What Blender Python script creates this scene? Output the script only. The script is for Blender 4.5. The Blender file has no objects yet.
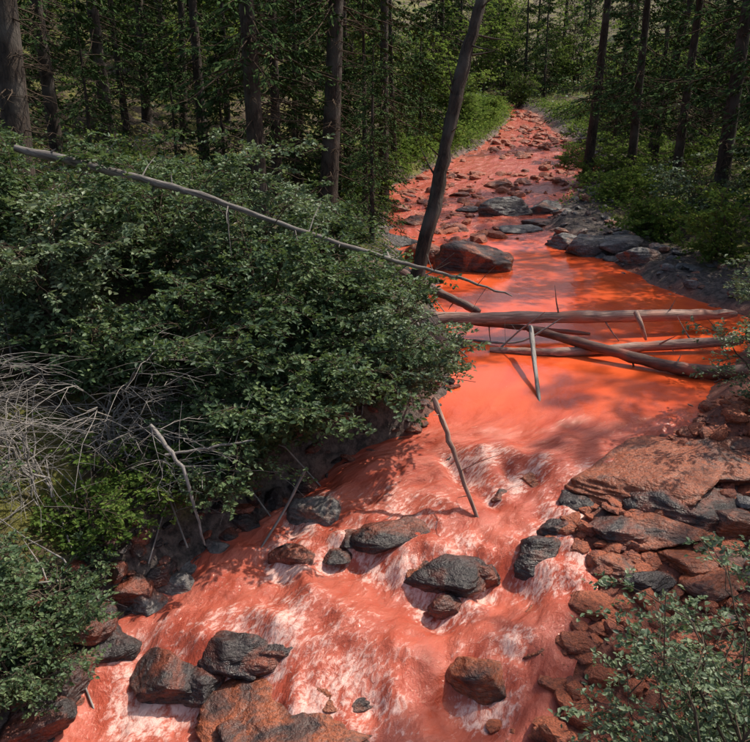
import bpy, math, numpy as np
from mathutils import Vector, Matrix, noise as mnoise
import bmesh
rng = np.random.default_rng(11)
PI = math.pi
# ------------------------------------------------------------------ camera geometry
F = 804.0; PITCH = math.radians(20); CZ = 4.5
cp, sp = math.cos(PITCH), math.sin(PITCH)
def kdir(u, v):
    xn = (u-375)/F; yn = -(v-371)/F
    dy = cp+yn*sp; dz = -sp+yn*cp
    return xn/dy, dz/dy            # dx/dy , dz/dy
YS = [-60, 0, 5.0, 6.2, 6.9, 7.7, 8.2, 9.3, 9.9, 10.6, 11.3, 22, 28, 45, 60, 100, 400]
ZS = [-6, -2.2, -1.35, -1.22, -0.95, -0.85, -0.6, -0.45, -0.2, -0.08, 0, 0.02, 0.45, 1.7, 2.9, 8, 60]
def zw(y):
    y = np.asarray(y, float)
    return sum(np.interp(y+o, YS, ZS) for o in (-.3, -.15, 0, .15, .3))/5
_yy = np.arange(3, 150, 0.02)
def on_water(u, v):
    a, b = kdir(u, v)
    z = CZ+b*_yy
    i = int(np.argmax(z <= zw(_yy)))
    y = _yy[i]
    return a*y, y
_tab = np.random.default_rng(5).random((256, 256))
def vn(x, y, s=0):
    x = np.asarray(x, float)+s*17.3+1000; y = np.asarray(y, float)+s*9.1+1000
    xi = np.floor(x).astype(int); yi = np.floor(y).astype(int)
    fx = x-xi; fy = y-yi
    fx = fx*fx*(3-2*fx); fy = fy*fy*(3-2*fy)
    g = lambda a, b: _tab[a % 256, b % 256]
    return (g(xi, yi)*(1-fx)+g(xi+1, yi)*fx)*(1-fy)+(g(xi, yi+1)*(1-fx)+g(xi+1, yi+1)*fx)*fy-0.5
def fbm(x, y, s=0, o=4):
    r = 0; a = 1
    for i in range(o):
        r = r+a*vn(np.asarray(x)*2**i, np.asarray(y)*2**i, s+i); a *= .5
    return r
Lpx = [(50,742),(75,690),(112,640),(165,600),(215,556),(250,520),(300,487),(350,464),(420,438),(442,400),(450,370),(455,345),(440,320),(425,300),(410,270),(395,240),(385,210),(392,188),(440,165),(485,145),(503,128),(512,117)]
Rpx = [(510,742),(525,690),(545,640),(560,600),(545,560),(575,505),(620,468),(660,447),(700,425),(708,395),(728,370),(748,345),(745,315),(690,298),(650,284),(612,262),(565,248),(545,225),(560,205),(585,185),(602,165),(580,148),(552,130),(540,117)]
def edge(px, pre, post):
    w = sorted([on_water(*p)[::-1] for p in px])
    return pre+w+[(w[-1][0]+a, w[-1][1]+b) for a, b in post]
Lw = edge(Lpx, [(-60,-40),(0,-7.5),(3,-4.9)], [(9,.6),(300,60)])
Rw = edge(Rpx, [(-60,-34),(0,-2.2),(3,-0.4)], [(9,-1.2),(300,57)])
YEND = Lw[-2][0]
def sm(y, W, o=0.25):
    y = np.asarray(y, float); a = [p[0] for p in W]; b = [p[1] for p in W]
    return sum(np.interp(y+k, a, b) for k in (-o, 0, o))/3
xL = lambda y: sm(y, Lw)
xR = lambda y: sm(y, Rw)
def ss(t):
    t = np.clip(t, 0, 1); return t*t*(3-2*t)
def ground(x, y):
    x = np.asarray(x, float); y = np.asarray(y, float)
    dl = xL(y)-x+0.25*fbm(x*1.3, y*1.3, 3); dr = x-xR(y)+0.25*fbm(x*1.3, y*1.3, 4)
    w = zw(y)
    inside = np.minimum(-dl, -dr)
    z = w-0.45*ss(inside/0.7)-0.02
    far = ss((y-14)/14)
    hl = 0.6*ss(dl/0.55)*(1-.55*far)+0.10*np.clip(dl, 0, 3)+0.24*np.clip(dl-1.5, 0, 40)+0.12*np.clip(dl-40, 0, 300)
    hr = 0.2*ss(dr/0.6)+0.06*np.clip(dr, 0, 3)+0.20*np.clip(dr-3, 0, 40)+0.12*np.clip(dr-40, 0, 300)
    n = fbm(x*.5, y*.5, 9)
    z = np.where(dl > 0, w+hl+n*0.35*ss(dl/2)+fbm(x*2.5, y*2.5, 2)*.16*ss(dl/.5), z)
    z = np.where(dr > 0, w+hr+n*0.3*ss(dr/3)+fbm(x*2.5, y*2.5, 2)*.14*ss(dr/.5), z)
    return z
def gz(x, y): return float(ground(x, y))
def on_ground(u, v, y0=3.0):
    a, b = kdir(u, v)
    ys = _yy[_yy >= y0]
    z = CZ+b*ys; i = int(np.argmax(z <= ground(a*ys, ys)))
    return a*ys[i], ys[i], gz(a*ys[i], ys[i])
def at(u, v, y):
    a, b = kdir(u, v); return np.array([a*y, y, CZ+b*y])
def atz(u, v, z):
    a, b = kdir(u, v); y = (z-CZ)/b; return np.array([a*y, y, z])
# ------------------------------------------------------------------ mesh builder
class MB:
    def __init__(s): s.v=[]; s.f=[]; s.m=[]; s.c=[]; s.n=0; s.sm=[]
    def add(s, v, f, mat=0, cv=None, smooth=True):
        v = np.asarray(v, float).reshape(-1, 3); f = np.asarray(f, int)
        s.v.append(v); s.f.append(f+s.n); s.m.append(np.full(len(f), mat)); s.sm.append(np.full(len(f), smooth))
        s.c.append(np.zeros(len(v)) if cv is None else np.broadcast_to(cv, (len(v),)).astype(float)); s.n += len(v)
    def merge(s, o, M, matmap, cvo):
        off = s.n
        V = np.concatenate(o.v)@M[:3, :3].T+M[:3, 3]; s.v.append(V); s.c.append(np.clip(np.concatenate(o.c)+cvo, 0, 1)); s.n += len(V)
        for f, m, q in zip(o.f, o.m, o.sm): s.f.append(f+off); s.m.append(np.array(matmap)[m]); s.sm.append(q)
    def mesh(s, name, mats, attrs=None):
        me = bpy.data.meshes.new(name)
        V = np.concatenate(s.v); me.vertices.add(len(V)); me.vertices.foreach_set("co", V.ravel())
        L = np.concatenate([f.ravel() for f in s.f]); tot = np.concatenate([np.full(len(f), f.shape[1]) for f in s.f])
        st = np.concatenate([[0], np.cumsum(tot)[:-1]])
        me.loops.add(len(L)); me.loops.foreach_set("vertex_index", L.astype(np.int32))
        me.polygons.add(len(tot)); me.polygons.foreach_set("loop_start", st.astype(np.int32))
        me.polygons.foreach_set("material_index", np.concatenate(s.m).astype(np.int32))
        me.polygons.foreach_set("use_smooth", np.concatenate(s.sm))
        a = me.attributes.new("cv", 'FLOAT', 'POINT'); a.data.foreach_set("value", np.concatenate(s.c))
        for k, val in (attrs or {}).items():
            a = me.attributes.new(k, 'FLOAT', 'POINT'); a.data.foreach_set("value", np.asarray(val, float).ravel())
        for m in mats: me.materials.append(m)
        me.update(calc_edges=True); me.validate()
        return me
def obj(name, me, loc=(0,0,0), parent=None):
    o = bpy.data.objects.new(name, me); o.location = loc
    bpy.context.scene.collection.objects.link(o)
    if parent: o.parent = parent
    return o
def nrm(a): return a/np.maximum(np.linalg.norm(a, axis=-1, keepdims=True), 1e-9)
def tubes(mb, P, R, k=4, mat=0, cv=0.5, cap=False):
    P = np.asarray(P, float); R = np.asarray(R, float); M, N, _ = P.shape
    T = nrm(np.gradient(P, axis=1))
    mt = nrm(T.mean(1)); ref = np.where(np.abs(mt[:, 2:3]) > .8, np.array([[1., 0, 0]]), np.array([[0, 0, 1.]]))[:, None, :]
    A = nrm(np.cross(T, np.broadcast_to(ref, T.shape))); B = np.cross(T, A)
    an = np.arange(k)*2*PI/k
    V = P[:, :, None, :]+R[:, :, None, None]*(A[:, :, None, :]*np.cos(an)[None, None, :, None]+B[:, :, None, :]*np.sin(an)[None, None, :, None])
    i = np.arange(N-1)[:, None]; j = np.arange(k)[None, :]
    q = np.stack([i*k+j, i*k+(j+1) % k, (i+1)*k+(j+1) % k, (i+1)*k+j], -1).reshape(-1, 4)
    f = (q[None]+(np.arange(M)*N*k)[:, None, None]).reshape(-1, 4)
    mb.add(V.reshape(-1, 3), f, mat, cv)
def leaves(mb, P, D, Nn, size, wid, cv, mat=1, full=True, fold=.25):
    D = nrm(D); S = nrm(np.cross(D, Nn)); Nn = np.cross(S, D); n = len(P)
    sz = np.broadcast_to(size, (n,))[:, None]; w = sz*wid
    if full:
        c = [P, P+D*sz*.33+S*w*.5+Nn*w*fold, P+D*sz*.72+S*w*.38+Nn*w*fold*.6, P+D*sz, P+D*sz*.72-S*w*.38+Nn*w*fold*.6, P+D*sz*.33-S*w*.5+Nn*w*fold]
        V = np.stack(c, 1); b = np.arange(n)[:, None]*6
        f = np.concatenate([b+np.array([0, 1, 2, 3]), b+np.array([0, 3, 4, 5])]); kk = 6
    else:
        V = np.stack([P, P+D*sz*.5+S*w*.5+Nn*w*fold, P+D*sz, P+D*sz*.5-S*w*.5-Nn*w*fold], 1); b = np.arange(n)[:, None]*4
        f = b+np.array([0, 1, 2, 3]); kk = 4
    mb.add(V.reshape(-1, 3), f, mat, np.repeat(cv, kk), smooth=False)
def dirv(az, el): return np.stack([np.cos(az)*np.cos(el), np.sin(az)*np.cos(el), np.sin(el)], -1)
# ------------------------------------------------------------------ materials
def newmat(name):
    m = bpy.data.materials.new(name); m.use_nodes = True; nt = m.node_tree; nt.nodes.clear()
    out = nt.nodes.new('ShaderNodeOutputMaterial'); return m, nt, out
def N(nt, t, **k):
    n = nt.nodes.new(t)
    for a, b in k.items():
        if a.startswith('i_'): n.inputs[a[2:].replace('_', ' ')].default_value = b
        else: setattr(n, a, b)
    return n
def ramp(nt, fac, stops):
    r = nt.nodes.new('ShaderNodeValToRGB'); e = r.color_ramp.elements
    while len(e) < len(stops): e.new(0.5)
    for q, (p, c) in zip(e, stops):
        q.position = p; q.color = (*c, 1) if not isinstance(c, (int, float)) else (c, c, c, 1)
    nt.links.new(fac, r.inputs[0]); return r.outputs[0]
def noise(nt, vec, scale, detail=5, rough=.6, dist=0):
    n = nt.nodes.new('ShaderNodeTexNoise'); n.inputs['Scale'].default_value = scale; n.inputs['Detail'].default_value = detail
    n.inputs['Roughness'].default_value = rough; n.inputs['Distortion'].default_value = dist
    if vec is not None: nt.links.new(vec, n.inputs['Vector'])
    return n.outputs['Fac']
def mixc(nt, f, a, b):
    m = nt.nodes.new('ShaderNodeMix'); m.data_type = 'RGBA'
    for s, v in ((0, f), (6, a), (7, b)):
        if isinstance(v, bpy.types.NodeSocket): nt.links.new(v, m.inputs[s])
        else: m.inputs[s].default_value = v if s == 0 else (*v, 1)
    return m.outputs[2]
def mth(nt, op, a, b=0, clamp=False):
    m = nt.nodes.new('ShaderNodeMath'); m.operation = op; m.use_clamp = clamp
    for s, v in ((0, a), (1, b)):
        if isinstance(v, bpy.types.NodeSocket): nt.links.new(v, m.inputs[s])
        else: m.inputs[s].default_value = v
    return m.outputs[0]
def attr(nt, n):
    a = nt.nodes.new('ShaderNodeAttribute'); a.attribute_name = n; return a.outputs['Fac']
def mapping(nt, vec, sc):
    m = nt.nodes.new('ShaderNodeMapping'); m.inputs['Scale'].default_value = sc; nt.links.new(vec, m.inputs[0]); return m.outputs[0]
def bump(nt, h, s, d):
    b = nt.nodes.new('ShaderNodeBump'); b.inputs['Distance'].default_value = d
    if isinstance(s, bpy.types.NodeSocket): nt.links.new(s, b.inputs['Strength'])
    else: b.inputs['Strength'].default_value = s
    nt.links.new(h, b.inputs['Height']); return b.outputs[0]
def leafmat(name, stops, trans=.35, gloss=.03):
    m, nt, out = newmat(name)
    oi = nt.nodes.new('ShaderNodeObjectInfo')
    f = mth(nt, 'ADD', attr(nt, 'cv'), mth(nt, 'MULTIPLY', mth(nt, 'SUBTRACT', oi.outputs['Random'], .5), .2), True)
    c = ramp(nt, f, stops)
    d = N(nt, 'ShaderNodeBsdfDiffuse'); nt.links.new(c, d.inputs[0]); last = d.outputs[0]
    if trans > 0:
        t = N(nt, 'ShaderNodeBsdfTranslucent')
        tc = mixc(nt, .4, c, (.16, .22, .03)); nt.links.new(tc, t.inputs[0])
        a = N(nt, 'ShaderNodeMixShader'); a.inputs[0].default_value = trans; nt.links.new(d.outputs[0], a.inputs[1]); nt.links.new(t.outputs[0], a.inputs[2]); last = a.outputs[0]
    if gloss > 0:
        g = N(nt, 'ShaderNodeBsdfGlossy'); g.inputs['Roughness'].default_value = .5; g.inputs[0].default_value = (.8, .85, .9, 1)
        b = N(nt, 'ShaderNodeMixShader'); b.inputs[0].default_value = gloss; nt.links.new(last, b.inputs[1]); nt.links.new(g.outputs[0], b.inputs[2]); last = b.outputs[0]
    nt.links.new(last, out.inputs[0]); return m
def barkmat(name, c1, c2, c3=None, sc=(14, 14, 2.5), rough=.85, bs=.7, dist=.02):
    m, nt, out = newmat(name); tc = N(nt, 'ShaderNodeTexCoord')
    v = mapping(nt, tc.outputs['Object'], sc)
    n = noise(nt, v, 1.5, 5, .65, .6); n2 = noise(nt, tc.outputs['Object'], 1.3, 2)
    c = mixc(nt, ramp(nt, n, [(.35, 0.), (.68, 1.)]), c1, c2)
    if c3: c = mixc(nt, ramp(nt, n2, [(.5, 0.), (.62, 1.)]), c, c3)
    p = N(nt, 'ShaderNodeBsdfPrincipled'); p.inputs['Roughness'].default_value = rough
    nt.links.new(c, p.inputs['Base Color']); nt.links.new(bump(nt, n, bs, dist), p.inputs['Normal'])
    nt.links.new(p.outputs[0], out.inputs[0]); return m
def twigmat(name, c):
    m, nt, out = newmat(name); oi = nt.nodes.new('ShaderNodeNewGeometry')
    n = noise(nt, oi.outputs['Position'], 9, 2)
    d = N(nt, 'ShaderNodeBsdfDiffuse'); nt.links.new(mixc(nt, ramp(nt, n, [(.35, 0.), (.65, 1.)]), tuple(q*.55 for q in c), c), d.inputs[0]); nt.links.new(d.outputs[0], out.inputs[0]); return m
def rockmat(name, c1, c2, stain, lo=.45, hi=.6, rough=.35, sc=1.0):
    m, nt, out = newmat(name); gm = N(nt, 'ShaderNodeNewGeometry')
    P = gm.outputs['Position']
    n1 = noise(nt, P, 3.5*sc, 6, .65, .3); n2 = noise(nt, P, 1.6*sc, 4, .6, .8); n3 = noise(nt, P, 22*sc, 4, .7)
    v = mapping(nt, P, (1, 1, 4)); n4 = noise(nt, v, 4*sc, 5, .6, .4)
    c = mixc(nt, ramp(nt, n4, [(.35, 0.), (.65, 1.)]), c1, c2)
    fac = mth(nt, 'ADD', n2, mth(nt, 'MULTIPLY', attr(nt, 'cv'), .25))
    c = mixc(nt, ramp(nt, fac, [(lo, 0.), (hi, 1.)]), c, stain)
    c = mixc(nt, ramp(nt, n3, [(.35, .6), (.6, 0.)]), c, (.015, .013, .012))
    p = N(nt, 'ShaderNodeBsdfPrincipled')
    nt.links.new(ramp(nt, n1, [(.3, rough-.12), (.7, rough+.25)]), p.inputs['Roughness'])
    nt.links.new(c, p.inputs['Base Color'])
    h = mth(nt, 'ADD', mth(nt, 'ADD', n1, n4), mth(nt, 'MULTIPLY', n3, .35))
    nt.links.new(bump(nt, h, 1., .06), p.inputs['Normal']); nt.links.new(p.outputs[0], out.inputs[0]); return m
M_shrub = leafmat("shrub_leaf", [(0, (.025, .055, .025)), (.5, (.085, .14, .065)), (1, (.2, .27, .12))], .35, .02)
M_light = leafmat("pale_leaf", [(0, (.05, .09, .05)), (.5, (.14, .2, .105)), (1, (.27, .32, .19))], .35, .03)
M_fresh = leafmat("fresh_leaf", [(0, (.05, .1, .025)), (.5, (.13, .21, .05)), (1, (.24, .31, .08))], .45, 0)
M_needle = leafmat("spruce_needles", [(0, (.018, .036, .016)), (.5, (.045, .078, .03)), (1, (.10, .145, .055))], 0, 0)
M_bark = barkmat("spruce_bark", (.014, .01, .009), (.08, .055, .042), (.095, .08, .07), (12, 12, 3.5), .9, 1., .05)
M_twig = twigmat("twig_bark", (.12, .09, .07))
M_deadtwig = twigmat("dead_twig_wood", (.34, .31, .29))
M_dead = barkmat("dead_grey_wood", (.13, .115, .105), (.36, .33, .31), None, (20, 20, 2.5))
M_pole = barkmat("dead_pole_wood", (.05, .042, .038), (.26, .235, .22), (.14, .12, .11), (20, 20, 2.5))
M_log = barkmat("weathered_log_wood", (.14, .07, .05), (.50, .31, .25), (.38, .15, .10), (20, 20, 1.8), .7)
M_logdark = barkmat("dark_log_wood", (.05, .025, .02), (.20, .09, .065), (.32, .09, .055), (20, 20, 2), .6)
M_rust = rockmat("rust_stained_rock", (.04, .025, .025), (.13, .055, .042), (.36, .10, .045), .47, .61, .36)
M_dark = rockmat("wet_dark_rock", (.02, .016, .018), (.06, .042, .043), (.26, .075, .045), .56, .74, .26)
M_grey = rockmat("grey_rock", (.08, .075, .078), (.25, .225, .215), (.34, .12, .07), .62, .78, .45)
M_red = rockmat("red_stone", (.16, .05, .04), (.36, .11, .07), (.48, .13, .06), .46, .62, .45, 2.)
def groundmat():
    m, nt, out = newmat("forest_floor_and_gravel"); gm = N(nt, 'ShaderNodeNewGeometry'); P = gm.outputs['Position']
    a = noise(nt, P, .8, 5, .7, .5); b = noise(nt, P, 9, 6, .7); c = noise(nt, P, 30, 4, .7)
    soil = mixc(nt, ramp(nt, b, [(.35, 0.), (.65, 1.)]), (.025, .017, .01), (.12, .08, .048))
    moss = mixc(nt, ramp(nt, c, [(.35, 0.), (.65, 1.)]), (.06, .068, .012), (.24, .22, .045))
    col = mixc(nt, ramp(nt, a, [(.48, 0.), (.58, 1.)]), soil, moss)
    grav = mixc(nt, ramp(nt, b, [(.4, 0.), (.6, 1.)]), (.04, .032, .03), (.17, .13, .115))
    col = mixc(nt, attr(nt, 'grav'), col, grav)
    red = mixc(nt, ramp(nt, b, [(.35, 0.), (.65, 1.)]), (.12, .04, .03), (.36, .115, .07))
    col = mixc(nt, attr(nt, 'red'), col, red)
    p = N(nt, 'ShaderNodeBsdfPrincipled'); nt.links.new(col, p.inputs['Base Color'])
    nt.links.new(mixc(nt, attr(nt, 'red'), (.9, .9, .9), (.4, .4, .4)), p.inputs['Roughness'])
    nt.links.new(bump(nt, mth(nt, 'ADD', b, mth(nt, 'MULTIPLY', c, .4)), 1., .08), p.inputs['Normal'])
    nt.links.new(p.outputs[0], out.inputs[0]); return m
def watermat():
    m, nt, out = newmat("red_sediment_water")
    uv = N(nt, 'ShaderNodeUVMap'); uv.uv_map = "flow"; U = uv.outputs[0]
    foam = attr(nt, 'foam'); rap = attr(nt, 'rap')
    v1 = mapping(nt, U, (3.0, 1.7, 1)); v2 = mapping(nt, U, (17, 11, 1)); v3 = mapping(nt, U, (.9, .4, 1))
    s1 = noise(nt, v1, 1, 4, .55, .35); s2 = noise(nt, v2, 1, 5, .7, .4); s3 = noise(nt, v3, 1.3, 4, .55, 1.2)
    base = mixc(nt, ramp(nt, s3, [(.35, 0.), (.65, 1.)]), (.60, .078, .022), (.74, .115, .034))
    aer = mixc(nt, ramp(nt, s1, [(.34, 0.), (.66, 1.)]), (.35, .068, .042), (.48, .145, .105))
    col = mixc(nt, mth(nt, 'MULTIPLY', rap, .92), base, aer)
    t = mth(nt, 'ADD', mth(nt, 'MULTIPLY', s1, .35), mth(nt, 'MULTIPLY', s2, .65))
    ff = mth(nt, 'SUBTRACT', mth(nt, 'ADD', t, mth(nt, 'MULTIPLY', foam, .25)), .64)
    ff = mth(nt, 'MULTIPLY', ff, 7.0, True)
    col = mixc(nt, mth(nt, 'MULTIPLY', ff, .9), col, (.78, .52, .46))
    p = N(nt, 'ShaderNodeBsdfPrincipled'); nt.links.new(col, p.inputs['Base Color']); p.inputs['IOR'].default_value = 1.33
    nt.links.new(mth(nt, 'ADD', mth(nt, 'MULTIPLY', ff, .4), .07), p.inputs['Roughness'])
    h = mth(nt, 'ADD', mth(nt, 'MULTIPLY', s1, 1.), mth(nt, 'MULTIPLY', s2, .22))
    st = mth(nt, 'ADD', mth(nt, 'MULTIPLY', rap, .7), .07)
    nt.links.new(bump(nt, h, st, .12), p.inputs['Normal']); nt.links.new(p.outputs[0], out.inputs[0]); return m
# ------------------------------------------------------------------ terrain
xs = np.concatenate([-np.geomspace(12, 320, 50)[::-1], np.arange(-11.9, -6, .16), np.arange(-6, 6.5, .07), np.arange(6.5, 14, .16), np.geomspace(14.2, 320, 50)])
ys = np.concatenate([np.linspace(-60, 2.5, 22), np.arange(3, 14, .07), np.arange(14, 32, .15), np.arange(32, 70, .5), np.geomspace(70, 380, 45)])
X, Y = np.meshgrid(xs, ys); Z = ground(X, Y)
def gridfaces(r, c):
    i = np.arange(r-1)[:, None]; j = np.arange(c-1)[None, :]
    return np.stack([i*c+j, i*c+j+1, (i+1)*c+j+1, (i+1)*c+j], -1).reshape(-1, 4)
mb = MB(); mb.add(np.stack([X, Y, Z], -1), gridfaces(*X.shape))
dl = xL(Y)-X; dr = X-xR(Y); nn = fbm(X*1.5, Y*1.5, 8)
red = np.clip(1-(np.maximum(dl+.15, dr)+nn*.4)/.3, 0, 1)
red = np.where(dr > -.5, np.maximum(red, np.clip(1-(dr-1.9+nn*1.6)/.8, 0, 1)*(Y < 12)), red)
gw = np.interp(Y, [14, 20], [3.0, 1.4])
grav = np.where(dl > 0, np.clip(1-(dl-np.interp(Y, [14, 24], [.5, .1])+nn)/.5, 0, 1), np.where(dr > 0, np.clip(1-(dr-gw+nn*2)/.8, 0, 1), 1))
fe = ss((YEND-Y)/5); red = red*fe; grav = grav*fe
obj("ground", mb.mesh("ground", [groundmat()], {"red": red, "grav": grav}))
# ------------------------------------------------------------------ rocks
def ico(sub):
    bm = bmesh.new(); bmesh.ops.create_icosphere(bm, subdivisions=sub, radius=1)
    v = np.array([p.co[:] for p in bm.verts]); f = np.array([[q.index for q in p.verts] for p in bm.faces]); bm.free(); return nrm(v), f
ICO = {s: ico(s) for s in (2, 3, 5)}
def rockverts(sub, r, npl=13, rough=.06):
    d, f = ICO[sub]
    n = nrm(r.normal(size=(npl, 3))); h = r.uniform(.5, .95, npl)
    dt = d@n.T; q = np.where(dt > .05, h/np.maximum(dt, .05), 9)
    rad = np.minimum(q.min(1), 1.05)
    if sub >= 3:
        o = Vector(r.uniform(-50, 50, 3))
        rad = rad*(1+rough*np.array([mnoise.fractal(Vector(p)*2.2+o, .9, 2.1, 5) for p in d*rad[:, None]]))
        rad += .05*np.array([mnoise.noise(Vector((p[0]*2.4, p[1]*2.4, p[2]*9))+o) for p in d])
        rad += .05*np.abs(np.array([mnoise.noise(Vector((p[0]*4, p[1]*4, p[2]*6))+o) for p in d]))
    return d*rad[:, None], f
water_rocks = []
def boulder(u, v, wpx, hpx, mat, depth=.8, name="boulder", rot=0, inwater=True, seed=None, tilt=0, zoff=0):
    if inwater: x, y = on_water(u, v); z = float(zw(y))
    else: x, y, z = on_ground(u, v)
    D = math.hypot(y, CZ-z)
    rx = wpx/F*D/2*1.12; rz = max(hpx/F*D*.5, .05); ry = rx*depth
    r = np.random.default_rng(seed if seed is not None else int(u*7+v*13))
    V, f = rockverts(5, r)
    V = V*np.array([rx, ry, rz])
    a = rot; Rm = np.array([[math.cos(a), -math.sin(a), 0], [math.sin(a), math.cos(a), 0], [0, 0, 1]])
    V = V@Rm.T
    V[:, 2] += V[:, 0]*tilt
    m = MB(); m.add(V, f, 0, r.uniform(0, .6))
    o = obj(name, m.mesh(name, [mat]), (x, y+ry*.5, z+rz*(.0 if inwater else .15)+zoff))
    if inwater: water_rocks.append((x, y+ry*.5, max(rx, ry*.8)))
    return o
B = boulder
B(160, 696, 84, 50, M_dark, .9, rot=.3, seed=101); B(232, 672, 70, 48, M_dark, .9, rot=.2, seed=102); B(288, 655, 74, 38, M_dark, .8, seed=103)
B(200, 692, 50, 36, M_dark, .8, seed=104); B(258, 666, 46, 30, M_dark, seed=105)
B(300, 745, 190, 40, M_rust, .7, rot=.25, seed=3); B(345, 712, 110, 34, M_rust, .8, rot=.4, seed=8); B(245, 752, 70, 30, M_rust, .8, seed=81); B(390, 700, 50, 20, M_rust, .7, seed=82)
B(486, 700, 66, 58, M_rust, .85, rot=-.2, seed=12)
B(452, 592, 84, 42, M_dark, .8, rot=.2, seed=21); B(448, 612, 34, 20, M_dark, .7); B(486, 580, 34, 30, M_dark, .7); B(425, 580, 40, 24, M_rust, .7, seed=22)
B(290, 568, 42, 30, M_dark, .8, seed=5); B(334, 562, 30, 14, M_dark, .8)
B(405, 541, 95, 30, M_dark, .5, rot=.35, seed=33); B(352, 543, 40, 18, M_dark, seed=34); B(438, 525, 30, 14, M_dark, seed=35)
B(314, 520, 46, 42, M_grey, .8, seed=9)
B(490, 478, 42, 26, M_rust, .6); B(530, 487, 34, 22, M_rust, .6, rot=.4); B(545, 482, 26, 18, M_rust); B(470, 470, 26, 18, M_rust)
B(455, 463, 20, 14, M_dark); B(500, 500, 24, 14, M_dark); B(515, 478, 18, 14, M_dark)
B(545, 572, 62, 50, M_dark, .8, rot=-.1, seed=41); B(572, 590, 46, 34, M_rust, .8, seed=42); B(590, 560, 50, 38, M_dark, seed=43); B(560, 540, 40, 30, M_dark, seed=44)
B(648, 506, 190, 44, M_rust, .85, rot=.2, inwater=False, seed=51, name="rock_ledge", tilt=.08); B(600, 518, 90, 36, M_dark, .8, seed=52)
B(700, 520, 120, 44, M_dark, .7, rot=.1, inwater=False, seed=53); B(705, 480, 130, 40, M_rust, .9, rot=.2, inwater=False, seed=54, name="rock_ledge", tilt=.1)
B(660, 540, 100, 32, M_rust, .7, inwater=False, seed=56); B(735, 535, 70, 38, M_rust, .8, inwater=False, seed=57); B(620, 545, 60, 28, M_dark, .7, inwater=False, seed=58); B(735, 455, 60, 28, M_rust, inwater=False, seed=59)
B(538, 668, 34, 32, M_rust, .8, seed=61, inwater=False); B(555, 694, 30, 24, M_red, .8, seed=62, inwater=False); B(515, 652, 26, 16, M_dark, .8); B(600, 612, 50, 24, M_red, .8, inwater=False, seed=63)
B(620, 575, 60, 26, M_rust, .8, inwater=False, seed=64); B(690, 570, 70, 28, M_rust, .8, inwater=False, seed=65); B(720, 595, 60, 32, M_rust, inwater=False, seed=66); B(650, 595, 54, 24, M_dark, .7, inwater=False, seed=67); B(580, 650, 40, 24, M_red, .7, inwater=False, seed=68)
for (u, v, w, h, mm) in [(207,580,36,30,M_grey),(178,605,50,40,M_grey),(140,622,60,46,M_grey),(100,655,66,46,M_dark),(60,700,70,50,M_dark),(20,745,80,60,M_dark),(217,555,30,26,M_grey),(120,605,50,36,M_dark),(245,530,34,26,M_dark),(272,508,34,26,M_dark),(75,635,60,44,M_dark),(30,660,50,40,M_dark),(330,482,26,16,M_dark),(185,578,34,26,M_grey),(155,585,36,30,M_dark),(230,545,26,20,M_dark),(300,492,30,20,M_dark),(350,470,30,18,M_dark),(400,448,26,14,M_dark)]:
    B(u, v, w, h, mm, .9, inwater=False, seed=int(u+v))
B(478, 272, 88, 58, M_rust, .7, seed=71); B(430, 262, 64, 44, M_rust, .7, seed=72); B(415, 284, 50, 30, M_dark, seed=79); B(452, 349, 36, 24, M_dark); B(400, 245, 40, 24, M_dark)
B(506, 216, 54, 34, M_grey, .6, seed=73); B(545, 213, 36, 26, M_grey, .7, seed=74); B(590, 255, 60, 38, M_grey, .7, seed=75, inwater=False); B(570, 248, 40, 26, M_grey, seed=76)
B(620, 250, 44, 28, M_grey, seed=77, inwater=False); B(470, 212, 24, 10, M_dark); B(640, 262, 40, 26, M_grey, seed=78, inwater=False)
B(520, 232, 40, 14, M_grey); B(540, 225, 40, 14, M_rust); B(418, 225, 34, 14, M_rust); B(400, 212, 26, 14, M_rust); B(500, 188, 26, 12, M_rust); B(460, 196, 20, 9, M_rust)
def stones(name, pts, sizes, mat, flat=.55):
    m = MB(); base = [rockverts(2, np.random.default_rng(100+i), 9) for i in range(14)]
    for k, ((x, y, z), s) in enumerate(zip(pts, sizes)):
        V, f = base[k % 14]; a = rng.uniform(0, 2*PI); c, si = math.cos(a), math.sin(a)
        W = V*np.array([s, s*rng.uniform(.6, 1), s*rng.uniform(.35, 1)*flat*1.3]); W = W@np.array([[c, -si, 0], [si, c, 0], [0, 0, 1]]).T
        W[:, 2] += W[:, 0]*rng.uniform(-.3, .3)
        m.add(W+np.array([x, y, z]), f, 0, rng.uniform(0, 1), smooth=False)
    obj(name, m.mesh(name, [mat]))
def scatter(n, y0, y1, side, d0, d1, s0, s1, p=2.2):
    y = rng.uniform(y0, y1, n); d = rng.uniform(d0, d1, n)
    x = xR(y)+d if side == 'R' else xL(y)-d
    s = s0+(s1-s0)*rng.random(n)**p
    z = np.maximum(ground(x, y), zw(y)-.05)+s*.1
    return list(zip(x, y, z)), list(s)
p1, s1 = scatter(1700, 4, 11, 'R', -.25, 2.3, .02, .19, 3); p2, s2 = scatter(320, 5, 12, 'L', -.1, .7, .04, .18)
stones("red_stones", p1, s1, M_red)
stones("bank_stones", p2, s2, M_dark)
p1, s1 = scatter(480, 14, 45, 'R', -.2, 1.9, .04, .28, 3); p2, s2 = scatter(140, 18, 45, 'L', -.3, .7, .04, .28, 3); p3, s3 = scatter(400, 5, 14, 'R', 1.4, 3.6, .03, .14)
stones("grey_gravel_bank", p1+p2+p3, s1+s2+s3, M_grey)
n = 760; y = rng.uniform(23, 54, n); t = rng.random(n); x = xL(y)*(1-t)+xR(y)*t; s = .06+.36*rng.random(n)**2.5
keep = vn(x*.7, y*.5, 6) > -.2
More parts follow.
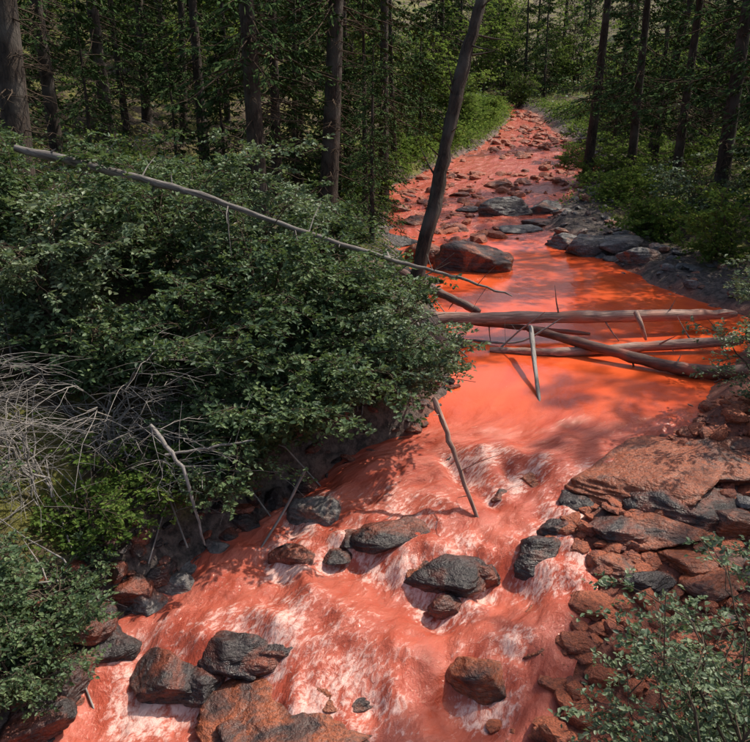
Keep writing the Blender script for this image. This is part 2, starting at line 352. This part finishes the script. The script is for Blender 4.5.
stones("riffle_stones", [q for q, k in zip(zip(x, y, zw(y)+.0), keep) if k], list(s[keep]), M_red)
# ------------------------------------------------------------------ water
ry = np.concatenate([np.arange(2, 12, .035), np.arange(12, 24, .08), np.arange(24, YEND-2, .15)])
ct = np.linspace(0, 1, 170)
wl = xL(ry)-.45; wr = xR(ry)+.45
WX = wl[:, None]*(1-ct)+wr[:, None]*ct; WY = np.repeat(ry[:, None], len(ct), 1)
cx = (wl+wr)/2; arc = np.concatenate([[0], np.cumsum(np.hypot(np.diff(ry), np.diff(cx)))])
FU = (ct[None, :]-.5)*(wr-wl)[:, None]; FV = np.repeat(arc[:, None], len(ct), 1)
rap = np.interp(WY+.8*fbm(WX*.8, WY*.5, 13), [9.6, 11.2, 22, 25], [1, 0, 0, 1]); rap = np.clip(rap+.25*fbm(WX*.8, WY*.5, 12)*(rap > .02), 0, 1)
fore = np.interp(WY, [10, 11.5], [1, 0])
WYw = WY+fore*(1.1*fbm(WX*.9, WY*.4, 20)+.12*WX)
WZ = zw(WYw)*fore+zw(WY)*(1-fore)
slope = (zw(WYw+.12)-zw(WYw-.12))/.24
WZ = WZ+rap*(.12*fbm(FU*1.8, FV*1.2, 30, 4)+.03*fbm(FU*6, FV*5, 31, 2)*fore)*np.where(WY > 20, .6, 1)
foam = np.clip(slope-.28, 0, 1)*.9*fore+rap*np.where(WY > 22, .35, .03)  # extra upstream riffle foam also paints in its sunlit, whitish highlights
tx = -np.gradient(cx, ry); tl = np.hypot(tx, 1)
for (x0, y0, R) in water_rocks:
    i = int(np.argmin(abs(ry-y0))); fx, fy = tx[i]/tl[i], -1/tl[i]
    dx = WX-x0; dy = WY-y0; a = dx*fx+dy*fy; b = -dx*fy+dy*fx
    near = (abs(a) < 6*R+1)&(abs(b) < 3*R)
    w = np.exp(-(b/(R*(.8+.12*np.clip(a/R, 0, 4))))**2)*np.where(a > 0, np.exp(-np.clip(a-R, 0, 9)/(1.1*R)), np.exp(-((a+.0)/(1.0*R))**2))
    ring = np.exp(-((np.hypot(a, b)-R*1.0)/(.2*R+.03))**2)
    rr = np.where(y0 < 11.2, 1, .35)
    foam = np.maximum(foam, np.where(near, (w*.8+ring*.3)*rr, 0))
    WZ += np.where(near, (np.exp(-((a+R)/(.5*R))**2)*.06-np.exp(-((a-1.2*R)/(.6*R))**2)*.09)*np.exp(-(b/R)**2), 0)*rr*np.where(y0<11.5,1,.3)
foam = np.clip(foam+rap*fore*.4*fbm(FU*.9, FV*.6, 40), 0, .9)
wm = MB(); gf = gridfaces(*WX.shape); wm.add(np.stack([WX, WY, WZ], -1), gf)
me = wm.mesh("stream_water", [watermat()], {"foam": foam, "rap": rap})
uvl = me.uv_layers.new(name="flow"); li = np.zeros(len(me.loops), dtype=np.int32); me.loops.foreach_get("vertex_index", li)
uvl.data.foreach_set("uv", np.stack([FU.ravel()[li], FV.ravel()[li]], -1).ravel())
obj("stream_water", me)
# ------------------------------------------------------------------ logs
def log(name, pts, r0, r1, mat, k=16, wob=.02, stubs=0, seed=0, n=26):
    r = np.random.default_rng(seed); pts = np.array(pts, float)
    s = np.linspace(0, 1, len(pts)); t = np.linspace(0, 1, n)
    P = np.stack([np.interp(t, s, pts[:, i]) for i in range(3)], -1)
    for _ in range(3): P[1:-1] = (P[:-2]+2*P[1:-1]+P[2:])/4
    P[1:-1] += r.normal(size=(n-2, 3))*wob*.1*r0/.05
    zax = Vector(P[-1]-P[0]).normalized(); q = zax.to_track_quat('Z', 'Y'); Mx = Matrix.Translation(Vector(P[0]))@q.to_matrix().to_4x4(); Mi = np.array(Mx.inverted())
    loc = lambda A: A@Mi[:3, :3].T+Mi[:3, 3]
    rad = (r0+(r1-r0)*t)*(1+.07*r.normal(size=n)); rad[0] *= .8; rad[-1] *= .6
    m = MB(); Pl = loc(P); tubes(m, Pl[None], rad[None], k, 0)
    V = m.v[0].reshape(n, k, 3); V += (V-Pl[:, None])*(r.normal(size=(1, k, 1))*.06+r.normal(size=(n, k, 1))*.03); m.v[0] = V.reshape(-1, 3)
    for e in (0, n-1):
        c = Pl[e]+(Pl[e]-Pl[1 if e == 0 else n-2])*.05; ring = V[e]
        m.add(np.vstack([ring, c]), [[i, (i+1) % k, k] if e else [(i+1) % k, i, k] for i in range(k)], 0, smooth=False)
    for i in range(stubs):
        j = r.integers(2, n-2); d = nrm(r.normal(size=3)*np.array([1, 1, .4])); l = r.uniform(.15, .7)
        st = np.stack([Pl[j], Pl[j]+d*l*.5+[0, 0, .05*l], Pl[j]+d*l+np.array([0, 0, .15*l])])
        tubes(m, st[None], np.array([[min(rad[j]*.3, .02), min(rad[j]*.2, .014), .003]]), 5, 0)
    o = obj(name, m.mesh(name, [mat])); o.matrix_world = Mx; return o
log("fallen_log", [atz(425, 319, .42), atz(520, 318, .40), atz(640, 316, .36), atz(736, 314, .32)], .115, .10, M_log, seed=1, stubs=5)
log("fallen_log", [atz(528, 328, .30), atz(590, 345, .22), atz(660, 364, .12), atz(700, 372, .12), atz(760, 371, .2)], .07, .12, M_logdark, seed=2, stubs=4)
log("fallen_log", [atz(490, 350, .03), atz(560, 353, .06), atz(640, 347, .12), atz(742, 340, .2)], .06, .10, M_log, seed=3, stubs=3)
log("fallen_log", [atz(395, 270, .9), atz(430, 288, .7), atz(480, 312, .35)], .11, .07, M_logdark, seed=4, stubs=3)
log("fallen_log", [atz(405, 300, .6), atz(450, 320, .3), atz(590, 334, .1)], .07, .04, M_logdark, seed=5, stubs=3)
log("driftwood_stick", [atz(531, 327, .5), atz(535, 368, .2), atz(540, 404, -.05)], .045, .028, M_dead, 8, seed=6, n=12)
log("driftwood_stick", [atz(470, 340, .0), atz(520, 345, .12), atz(562, 318, .62)], .025, .012, M_dead, 8, seed=16, n=12, stubs=3)
log("driftwood_stick", [atz(498, 350, .02), atz(520, 330, .4), atz(545, 312, .8)], .02, .01, M_dead, 8, seed=17, n=12, stubs=2)
log("driftwood_stick", [atz(636, 312, .55), atz(641, 324, .4), atz(646, 340, .1)], .05, .03, M_log, 8, seed=18, n=10)
x, y = on_water(483, 524); log("broken_branch", [at(434, 398, y+.6), at(450, 440, y+.38), (x, y, float(zw(y))-.12)], .036, .022, M_log, 10, seed=7, n=16, stubs=4, wob=.12)
x, y = on_water(260, 548); log("driftwood_stick", [at(306, 468, y+.5), at(285, 510, y+.25), (x, y, float(zw(y))-.03)], .022, .012, M_dead, 8, seed=8, n=14)
log("driftwood_stick", [at(385, 250, 13.2), at(402, 290, 12.8), at(422, 335, 12.4)], .045, .035, M_dead, 8, seed=9, n=12)
log("leaning_dead_pole", [at(15, 148, 10.6), at(120, 172, 10.6), at(215, 200, 10.6), at(300, 230, 10.7), at(400, 262, 11.0), at(455, 277, 11.2), at(512, 296, 11.4)], .06, .014, M_pole, 12, seed=10, n=40, stubs=22, wob=.08)
bs = at(404, 322, 14.0); tp = at(480, 0, 14.6); d = tp-bs
log("leaning_spruce_trunk", [bs-d*.15, bs+d*.33+[.06, 0, 0], bs+d*.7-[.03, 0, 0], tp, bs+d*1.7], .14, .08, M_bark, 16, seed=11, n=40, stubs=30, wob=.05)
log("fallen_branch", [at(150, 425, 8), at(185, 470, 7.8), at(205, 545, 7.6)], .026, .013, M_dead, 8, seed=12, n=14, stubs=3, wob=.15)
log("fallen_branch", [at(165, 455, 8.0), at(255, 440, 8.2)], .018, .009, M_dead, 8, seed=13, n=14, stubs=3, wob=.15)
# ------------------------------------------------------------------ shrubs
def skeleton(m, r, H, R, nst, nbr, ntw, lean=(0, 0), twl=(.12, .3), tw=True, blen=(.25, .6), r0=.018):
    az = r.uniform(0, 2*PI, nst); spr = R*np.sqrt(r.uniform(.02, 1, nst)); hh = H*r.uniform(.6, 1, nst)*(1-.35*(spr/R)**2)
    s = np.linspace(0, 1, 9)
    x = r.normal(0, .1*R, nst)[:, None]+(np.cos(az)*spr)[:, None]*s**1.6+lean[0]*s**2; y = r.normal(0, .1*R, nst)[:, None]+(np.sin(az)*spr)[:, None]*s**1.6+lean[1]*s**2
    z = hh[:, None]*(1.25*s-.25*s**3)
    P = np.stack([x, y, z-0.1], -1); P[:, 1:] += r.normal(0, .02*H, P[:, 1:].shape)
    tubes(m, P, np.broadcast_to(np.linspace(r0, r0*.2, 9), (nst, 9)), 5, 0)
    si = np.repeat(np.arange(nst), nbr); t = r.uniform(.1, 1, len(si))*8; i0 = np.minimum(t.astype(int), 7); fr = (t-i0)[:, None]
    b0 = P[si, i0]*(1-fr)+P[si, i0+1]*fr
    baz = az[si]+r.normal(0, 1.1, len(si)); bel = r.uniform(-.25, .65, len(si)); bl = R*r.uniform(*blen, len(si))
    s5 = np.linspace(0, 1, 5); D = dirv(baz, bel)
    BP = b0[:, None]+D[:, None]*bl[:, None, None]*s5[None, :, None]; BP[:, :, 2] -= (.25*bl)[:, None]*s5**2.2; BP[:, 1:] += r.normal(0, .03*R*.5, BP[:, 1:].shape)
    tubes(m, BP, np.broadcast_to(np.linspace(r0*.35, r0*.12, 5), BP.shape[:2]), 4, 0)
    ti = np.repeat(np.arange(len(si)), ntw); t = r.uniform(.1, 1, len(ti))*4; i0 = np.minimum(t.astype(int), 3); fr = (t-i0)[:, None]
    t0 = BP[ti, i0]*(1-fr)+BP[ti, i0+1]*fr; taz = baz[ti]+r.choice([-1, 1], len(ti))*r.uniform(.4, 1.3, len(ti)); tel = r.uniform(-.35, .45, len(ti)); tln = r.uniform(*twl, len(ti))
    s3 = np.linspace(0, 1, 3); TP = t0[:, None]+dirv(taz, tel)[:, None]*tln[:, None, None]*s3[None, :, None]; TP[:, :, 2] -= (.15*tln)[:, None]*s3**2
    tubes(m, TP, np.broadcast_to(np.linspace(r0*.14, r0*.07, 3), TP.shape[:2]), 3, 0)
    return TP, taz, tel
def addleaves(m, r, TP, taz, tel, nlf, ls, wid=.6, full=True):
    k = np.repeat(np.arange(len(TP)), nlf); t = r.uniform(.1, 1.05, len(k))[:, None]
    P = TP[k, 0]*(1-t)+TP[k, 2]*t+r.normal(0, .012, (len(k), 3))
    D = dirv(taz[k]+r.choice([-1, 1], len(k))*r.uniform(.3, 1.3, len(k)), tel[k]+r.normal(0, .35, len(k)))
    Nn = nrm(np.array([0, 0, 1])+r.normal(0, .42, (len(k), 3)))
    base = r.normal(.5, .18, len(TP))[k]
    leaves(m, P, D, Nn, ls*r.uniform(.55, 1.2, len(k)), wid, np.clip(base+r.normal(0, .16, len(k)), 0, 1), 1, full)
def shrub(x, y, H, R, nst, nbr, ntw, nlf, ls, mat, name="shrub", lean=(0, 0), seed=None, z=None, full=True, wid=.62):
    r = np.random.default_rng(seed if seed is not None else int(abs(x)*100+y*37)); m = MB()
    TP, a, e = skeleton(m, r, H, R, nst, nbr, ntw, lean); addleaves(m, r, TP, a, e, nlf, ls, wid, full)
    return obj(name, m.mesh(name, [M_twig, mat]), (x, y, gz(x, y) if z is None else z))
S = shrub
for i, (x, y, H, R, ln) in enumerate([(-.9, 12.0, 2.2, 1.3, (.3, -.4)), (-1.5, 11.0, 2.3, 1.3, (.3, -.5)), (-2.1, 12.4, 2.6, 1.4, (0, 0)), (-3.3, 11.6, 2.5, 1.4, (0, -.3)), (-2.5, 9.9, 1.7, 1.1, (.4, -.5)),
                         (-1.0, 13.6, 2.0, 1.2, (.1, 0)), (-4.8, 11.8, 2.5, 1.4, (0, 0)), (-.9, 10.3, 1.2, 1.0, (.6, -.6)), (-3.4, 13.5, 2.5, 1.4, (0, 0)), (-6.2, 12.5, 2.6, 1.5, (0, 0)),
                         (-2.0, 9.2, 1.1, .9, (.6, -.5)), (-4.2, 10.2, 2.0, 1.2, (.1, -.2)), (-5.6, 10.6, 2.2, 1.2, (0, 0)), (-1.3, 9.6, 1.0, .9, (.6, -.5)), (-3.5, 9.6, 1.2, .9, (0, -.2))]):
    S(x, y, H, R, 15, 9, 8, 8, .08, M_light if i in (2, 11) else M_shrub, lean=ln)
S(.25, 10.8, 1.6, .9, 12, 8, 8, 9, .065, M_light, lean=(.6, -.7), seed=77); S(-.2, 12.3, 1.6, .9, 10, 8, 8, 9, .07, M_shrub, lean=(.5, -.2), seed=78); S(-.1, 10.1, 1.0, .8, 12, 8, 8, 9, .065, M_light, lean=(.6, -.7), seed=79)
S(-1.9, 8.6, .6, .6, 10, 7, 7, 8, .06, M_shrub, lean=(.3, -.3), seed=80)
S(-3.1, 7.6, .8, .7, 10, 6, 6, 8, .06, M_fresh); S(-2.7, 8.4, .9, .6, 8, 6, 6, 8, .07, M_fresh, seed=5)
S(-3.75, 6.3, .9, .75, 12, 8, 7, 9, .055, M_shrub, seed=6); S(-4.6, 7.2, 1.2, .9, 12, 8, 7, 9, .06, M_shrub, seed=7)
S(-3.25, 6.6, .7, .7, 14, 8, 7, 9, .055, M_shrub, seed=26); S(-3.4, 5.9, .7, .65, 12, 8, 7, 9, .05, M_shrub, seed=27)
S(-4.3, 5.6, .8, .8, 12, 8, 7, 9, .055, M_shrub, seed=16); S(-5.0, 8.6, 1.6, 1.0, 10, 7, 7, 8, .06, M_light, seed=17)
S(2.45, 4.2, 2.8, 1.2, 16, 9, 9, 10, .05, M_light, seed=8, lean=(.1, .3)); S(3.3, 5.6, 1.9, .9, 12, 8, 7, 9, .055, M_light, seed=9)
S(4.6, 7.0, 1.4, .8, 10, 7, 7, 8, .055, M_light, seed=10)
S(5.4, 10.3, 2.4, 1.0, 10, 8, 7, 8, .06, M_light, seed=12, lean=(-.3, 0)); S(7.2, 13.0, 2.6, 1.2, 12, 8, 7, 8, .07, M_light, seed=13, lean=(-.3, -.2))
for i, (x, y, H, R, mm) in enumerate([(8.4, 19, 2.0, 1.5, M_fresh), (7.8, 22.5, 1.4, 1.3, M_fresh), (9.6, 24, 2.2, 1.8, M_light), (8.3, 27.5, 1.5, 1.5, M_fresh), (11.3, 21, 2.6, 1.8, M_light), (8.3, 31, 1.6, 1.5, M_fresh), (11, 30, 2.3, 1.8, M_fresh), (9.4, 36, 2.0, 1.9, M_fresh), (12.5, 26.5, 2.5, 1.8, M_fresh)]):
    S(x, y, H, R, 11, 7, 7, 8, .10, mm, seed=200+i, full=False)
for i, y in enumerate([27, 31, 35, 39, 43, 47, 51]):
    S(float(xL(y))-1.3, y, 1.3, 1.3, 9, 7, 6, 8, .12, M_fresh, seed=240+i, full=False)
for i, (x, y, H, R) in enumerate([(-3.9, 8.2, 1.5, 1.3), (-3.2, 8.9, 1.7, 1.3), (-4.7, 8.2, 1.8, 1.3), (-2.5, 8.8, 1.0, 1.0)]):
    r = np.random.default_rng(300+i); m = MB(); skeleton(m, r, H, R, 12, 8, 5, (.2, -.4), (.15, .5), blen=(.3, .9), r0=.015)
    obj("dead_shrub", m.mesh("dead_shrub", [M_deadtwig]), (x, y, gz(x, y)))
# ------------------------------------------------------------------ spruces
SRC = {}
def spruce(name, seed, H, r0, base, Lmax, nb, ndead, m_=8, q_=5, cs=.16):
    r = np.random.default_rng(seed); m = MB()
    t = np.linspace(0, 1, 22); bend = r.normal(0, .35, 2)
    TX = np.stack([bend[0]*np.sin(t*2.2)*H*.03, bend[1]*np.sin(t*2.6)*H*.03, t*H-.4], -1)
    rad = r0*(1-t)**.85+.01; rad[0] *= 1.35
    tubes(m, TX[None], rad[None], 14, 0)
    tp = lambda h: np.stack([np.interp(h, TX[:, 2], TX[:, i]) for i in range(3)], -1)
    def limb(h, L, droop, up):
        n = len(h); az = r.uniform(0, 2*PI, n); s = np.linspace(0, 1, 6); el = r.normal(.0, .15, n)
        P = tp(h)[:, None]+dirv(az, el)[:, None]*L[:, None, None]*s[None, :, None]
        P[:, :, 2] += L[:, None]*(-droop*s**1.2+up*s**3)[None]; P[:, 2:] += r.normal(0, .02, P[:, 2:].shape)
        return P, az
    if ndead:
        h = r.uniform(.6, base+1.5, ndead); L = r.uniform(.3, 1.6, ndead); P, az = limb(h, L, .35, .1)
        tubes(m, P, np.broadcast_to(np.linspace(.016, .004, 6), P.shape[:2]), 4, 2)
        k = np.repeat(np.arange(ndead), 5); j = r.integers(1, 5, len(k)); p0 = P[k, j]; d = dirv(az[k]+r.choice([-1, 1], len(k))*.9, r.normal(-.3, .3, len(k)))
        Q = p0[:, None]+d[:, None]*(r.uniform(.1, .4, len(k)))[:, None, None]*np.linspace(0, 1, 3)[None, :, None]
        tubes(m, Q, np.broadcast_to(np.linspace(.006, .003, 3), Q.shape[:2]), 3, 2)
    u = r.random(nb)**1.15; h = base+(H-base-.2)*u; L = (Lmax*(1-u)**.75+.2)*r.uniform(.65, 1.15, nb)
    P, az = limb(h, L, .5, .2)
    tubes(m, P, np.linspace(1, .15, 6)[None]*(.008+.008*L)[:, None], 4, 2)
    k = np.repeat(np.arange(nb), 2*m_); side = np.tile([-1, 1], nb*m_); sf = r.uniform(.12, 1, len(k))*5; i0 = np.minimum(sf.astype(int), 4); fr = (sf-i0)[:, None]
    p0 = P[k, i0]*(1-fr)+P[k, i0+1]*fr; tl_ = L[k]*.42*(1-sf/5*.65)*r.uniform(.5, 1.1, len(k))
    ta = az[k]+side*r.uniform(.5, 1.1, len(k)); te = r.normal(-.35, .2, len(k))
    kk = np.repeat(np.arange(len(k)), q_); tt = r.uniform(0, 1, len(kk))
    Pn = p0[kk]+dirv(ta, te)[kk]*(tl_[kk]*tt)[:, None]; Pn[:, 2] -= .12*tl_[kk]*tt**2
    sd = r.choice([-1, 1], len(kk)); D = dirv(ta[kk]+sd*r.uniform(.1, .8, len(kk)), te[kk]+r.normal(-.1, .3, len(kk)))
    Nn = nrm(np.array([0, 0, 1])+r.normal(0, .45, (len(kk), 3)))
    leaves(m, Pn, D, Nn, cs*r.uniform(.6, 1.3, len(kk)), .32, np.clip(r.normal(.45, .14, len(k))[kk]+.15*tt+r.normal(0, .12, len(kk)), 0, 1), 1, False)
    me = m.mesh(name, [M_bark, M_needle, M_twig]); SRC[me.name] = (m, [0, 1, 2]); return me
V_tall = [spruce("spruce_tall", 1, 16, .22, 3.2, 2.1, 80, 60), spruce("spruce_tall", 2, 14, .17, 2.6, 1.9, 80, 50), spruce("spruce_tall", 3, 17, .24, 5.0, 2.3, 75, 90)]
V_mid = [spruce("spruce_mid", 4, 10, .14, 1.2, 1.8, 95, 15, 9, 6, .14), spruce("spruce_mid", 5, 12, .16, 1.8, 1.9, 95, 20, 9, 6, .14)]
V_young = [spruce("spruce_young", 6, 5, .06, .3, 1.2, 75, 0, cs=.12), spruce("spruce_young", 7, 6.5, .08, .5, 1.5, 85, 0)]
def broadleaf(seed, H, R):
    r = np.random.default_rng(seed); m = MB(); TP, a, e = skeleton(m, r, H, R, 12, 12, 7, (0, 0), (.2, .6), r0=.045); addleaves(m, r, TP, a, e, 7, .14, .7, False)
    me = m.mesh("broadleaf_tree", [M_twig, M_fresh]); SRC[me.name] = (m, [2, 3]); return me
V_broad = [broadleaf(901, 5, 2.0), broadleaf(902, 7, 2.6)]
def tree_xy(x, y, var, sc=1., lean=0, name="spruce_tree", rz=None, parent=None):
    o = obj(name, var, (x, y, gz(x, y)), parent); o.rotation_euler = (rng.normal(0, .02), lean+rng.normal(0, .02), rng.uniform(0, 6.28) if rz is None else rz)
    o.scale = (sc, sc, sc); return o
def tree(u, y, var, sc=1., lean=0, name="spruce_tree", rz=None):
    x = (u-375)/F*y/1.03; return tree_xy(x, y, var, sc, lean, name, rz)
T, Mi, Yg = V_tall, V_mid, V_young
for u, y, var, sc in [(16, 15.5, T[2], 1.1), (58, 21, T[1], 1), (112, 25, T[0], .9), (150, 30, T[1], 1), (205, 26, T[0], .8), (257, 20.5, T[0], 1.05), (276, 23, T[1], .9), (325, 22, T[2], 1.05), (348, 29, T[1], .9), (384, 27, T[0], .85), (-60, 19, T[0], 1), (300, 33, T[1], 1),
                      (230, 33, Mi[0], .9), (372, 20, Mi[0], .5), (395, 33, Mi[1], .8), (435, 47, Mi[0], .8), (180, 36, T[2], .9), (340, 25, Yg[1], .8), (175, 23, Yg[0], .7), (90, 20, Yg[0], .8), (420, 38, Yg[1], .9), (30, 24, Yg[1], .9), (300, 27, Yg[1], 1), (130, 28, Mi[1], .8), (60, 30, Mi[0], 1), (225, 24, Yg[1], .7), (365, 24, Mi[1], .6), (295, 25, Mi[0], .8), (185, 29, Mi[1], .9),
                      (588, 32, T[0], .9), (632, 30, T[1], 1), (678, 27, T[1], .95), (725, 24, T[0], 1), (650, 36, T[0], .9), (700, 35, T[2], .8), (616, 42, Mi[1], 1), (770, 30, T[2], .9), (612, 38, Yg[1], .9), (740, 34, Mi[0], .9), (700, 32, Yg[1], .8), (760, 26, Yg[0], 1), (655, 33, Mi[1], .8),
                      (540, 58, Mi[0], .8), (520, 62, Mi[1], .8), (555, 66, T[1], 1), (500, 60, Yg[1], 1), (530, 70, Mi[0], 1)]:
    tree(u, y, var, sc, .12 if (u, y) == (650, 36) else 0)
for x, y, v, s in [(9.5, 4.5, T[1], .9), (13, 12, T[2], 1), (12.5, 5, T[2], 1), (15.5, 9, T[0], 1.1), (9.5, 0, T[0], 1), (-9, 4, T[0], 1), (-11, 12, T[1], 1),
                   (9.9, 17.4, T[0], .95), (10.6, 18.6, Mi[1], 1), (12.8, 22.5, T[1], 1.1), (15, 18, T[0], 1.1), (15, 25, T[0], 1), (11, 14.2, T[1], .9), (12.4, 19.2, Mi[1], 1.2), (10.2, 21, T[0], .9)]:
    tree_xy(x, y, v, s)  # out-of-frame spruces; those on the right added to shade pool and foreground
for u, y, var, sc in [(440, 52, 1, 1), (478, 60, 1, 1.1), (410, 44, 0, 1), (500, 66, 1, 1.2), (604, 50, 0, 1), (640, 46, 0, 1.1), (720, 40, 0, 1), (350, 48, 1, .9), (150, 40, 0, 1), (250, 45, 1, .9), (60, 42, 1, .9), (570, 62, 1, 1), (455, 44, 0, .8), (545, 62, 0, .9), (515, 57, 0, .6)]:
    tree(u, y, V_broad[var], sc, 0, "broadleaf_tree")
fm = MB(); cnt = 0
while cnt < 110:
    y = rng.uniform(36, 95); x = rng.uniform(-.6, .6)*y
    dL_, dR_ = float(xL(y))-x, x-float(xR(y))
    if y < YEND-1 and (max(dL_, dR_) < 1.6 or 0 < dR_ < 6): continue
    var = (T+Mi+Mi+Mi+Yg+V_broad+V_broad)[rng.integers(0, 15)]; src, mm = SRC[var.name]; s_ = rng.uniform(.75, 1.15)
    M = Matrix.Translation((x, y, gz(x, y)))@Matrix.Rotation(rng.normal(0, .02), 4, 'X')@Matrix.Rotation(rng.uniform(0, 6.28), 4, 'Z')@Matrix.Scale(s_, 4)
    fm.merge(src, np.array(M), mm, rng.uniform(-.12, .12)); cnt += 1
obj("distant_forest", fm.mesh("distant_forest", [M_bark, M_needle, M_twig, M_fresh]))
# ------------------------------------------------------------------ understory & ground cover
def cover(name, n, yr, side, dmin, dmax, ls, mat, hh, nper=14, thr=-.1, full=False):
    m = MB(); y = rng.uniform(*yr, n); d = dmin+(dmax-dmin)*rng.random(n)
    x = np.where(rng.random(n) < (.5 if side == 'B' else (1 if side == 'L' else 0)), xL(y)-d, xR(y)+d)
    k = vn(x*.45, y*.45, 55) > thr; x = x[k]; y = y[k]; z = ground(x, y)
    kk = np.repeat(np.arange(len(x)), nper); s = rng.normal(0, hh*.55, (len(kk), 2)); px = x[kk]+s[:, 0]; py = y[kk]+s[:, 1]
    pz = z[kk]+hh*rng.random(len(kk))*(.4+1.2*rng.random(len(x))[kk])
    leaves(m, np.stack([px, py, pz], -1), dirv(rng.uniform(0, 6.28, len(kk)), rng.normal(.1, .4, len(kk))), nrm(np.array([0, 0, 1])+rng.normal(0, .5, (len(kk), 3))), ls*rng.uniform(.5, 1.3, len(kk)), .6, np.clip(rng.normal(.5, .15, len(x))[kk]+rng.normal(0, .15, len(kk)), 0, 1), 0, full)
    obj(name, m.mesh(name, [mat]))
cover("ground_cover_plants", 4200, (5, 30), 'L', .4, 10, .05, M_fresh, .14, thr=-.3)
cover("ground_cover_plants", 1800, (15, 40), 'R', 1.6, 12, .07, M_fresh, .18, thr=-.3)
cover("understory", 2600, (20, 75), 'B', 1.8, 26, .16, M_fresh, .55, 22, -.2)
cover("understory", 1100, (26, 56), 'B', .5, 3.5, .12, M_fresh, .45, 24, -.4)
cover("understory", 700, (24, 56), 'L', .15, 1.8, .12, M_fresh, .35, 24, -.6)
cover("understory", 900, (18, 50), 'B', 2.5, 20, .13, M_shrub, .9, 30, -.2)
cover("understory", 900, (50, 100), 'B', .2, 30, .2, M_light, .9, 26, -.3)
n = 600; y = rng.uniform(6, 30, n); d = rng.uniform(.3, 9, n); x = xL(y)-d; a = rng.uniform(0, PI, n); L = rng.uniform(.3, 1.8, n)
s = np.linspace(-.5, .5, 4); PX = x[:, None]+np.cos(a)[:, None]*L[:, None]*s; PY = y[:, None]+np.sin(a)[:, None]*L[:, None]*s; PZ = ground(PX, PY)+.04+rng.uniform(0, .15, (n, 1))
m = MB(); tubes(m, np.stack([PX, PY, PZ], -1), np.broadcast_to([.012, .011, .009, .004], (n, 4)), 4); obj("fallen_twigs", m.mesh("fallen_twigs", [M_deadtwig]))
# ------------------------------------------------------------------ light
EL, AZ = math.radians(52), math.radians(62)
w = bpy.data.worlds.new("World"); bpy.context.scene.world = w; w.use_nodes = True; nt = w.node_tree
sky = nt.nodes.new('ShaderNodeTexSky'); sky.sky_type = 'NISHITA'; sky.sun_disc = False; sky.sun_elevation = EL; sky.sun_rotation = AZ
sky.dust_density = 4.0; sky.air_density = 1.2
bg = nt.nodes['Background']; nt.links.new(sky.outputs[0], bg.inputs[0]); bg.inputs[1].default_value = .15
ld = bpy.data.lights.new("sun", 'SUN'); ld.energy = 5; ld.angle = math.radians(.6); ld.color = (1, .92, .78)
lo = bpy.data.objects.new("sun", ld); bpy.context.scene.collection.objects.link(lo)
sd = Vector((math.sin(AZ)*math.cos(EL), math.cos(AZ)*math.cos(EL), math.sin(EL))); lo.rotation_euler = sd.to_track_quat('Z', 'Y').to_euler()
cam = bpy.data.cameras.new("camera"); cam.sensor_width = 36; cam.lens = F/750*36; cam.clip_end = 1000; cam.clip_start = .05
co = bpy.data.objects.new("camera", cam); co.location = (0, 0, CZ); co.rotation_euler = (math.radians(90)-PITCH, 0, 0)
bpy.context.scene.collection.objects.link(co); bpy.context.scene.camera = co
sc = bpy.context.scene; sc.view_settings.view_transform = 'Standard'; sc.view_settings.look = 'None'; sc.view_settings.exposure = 0
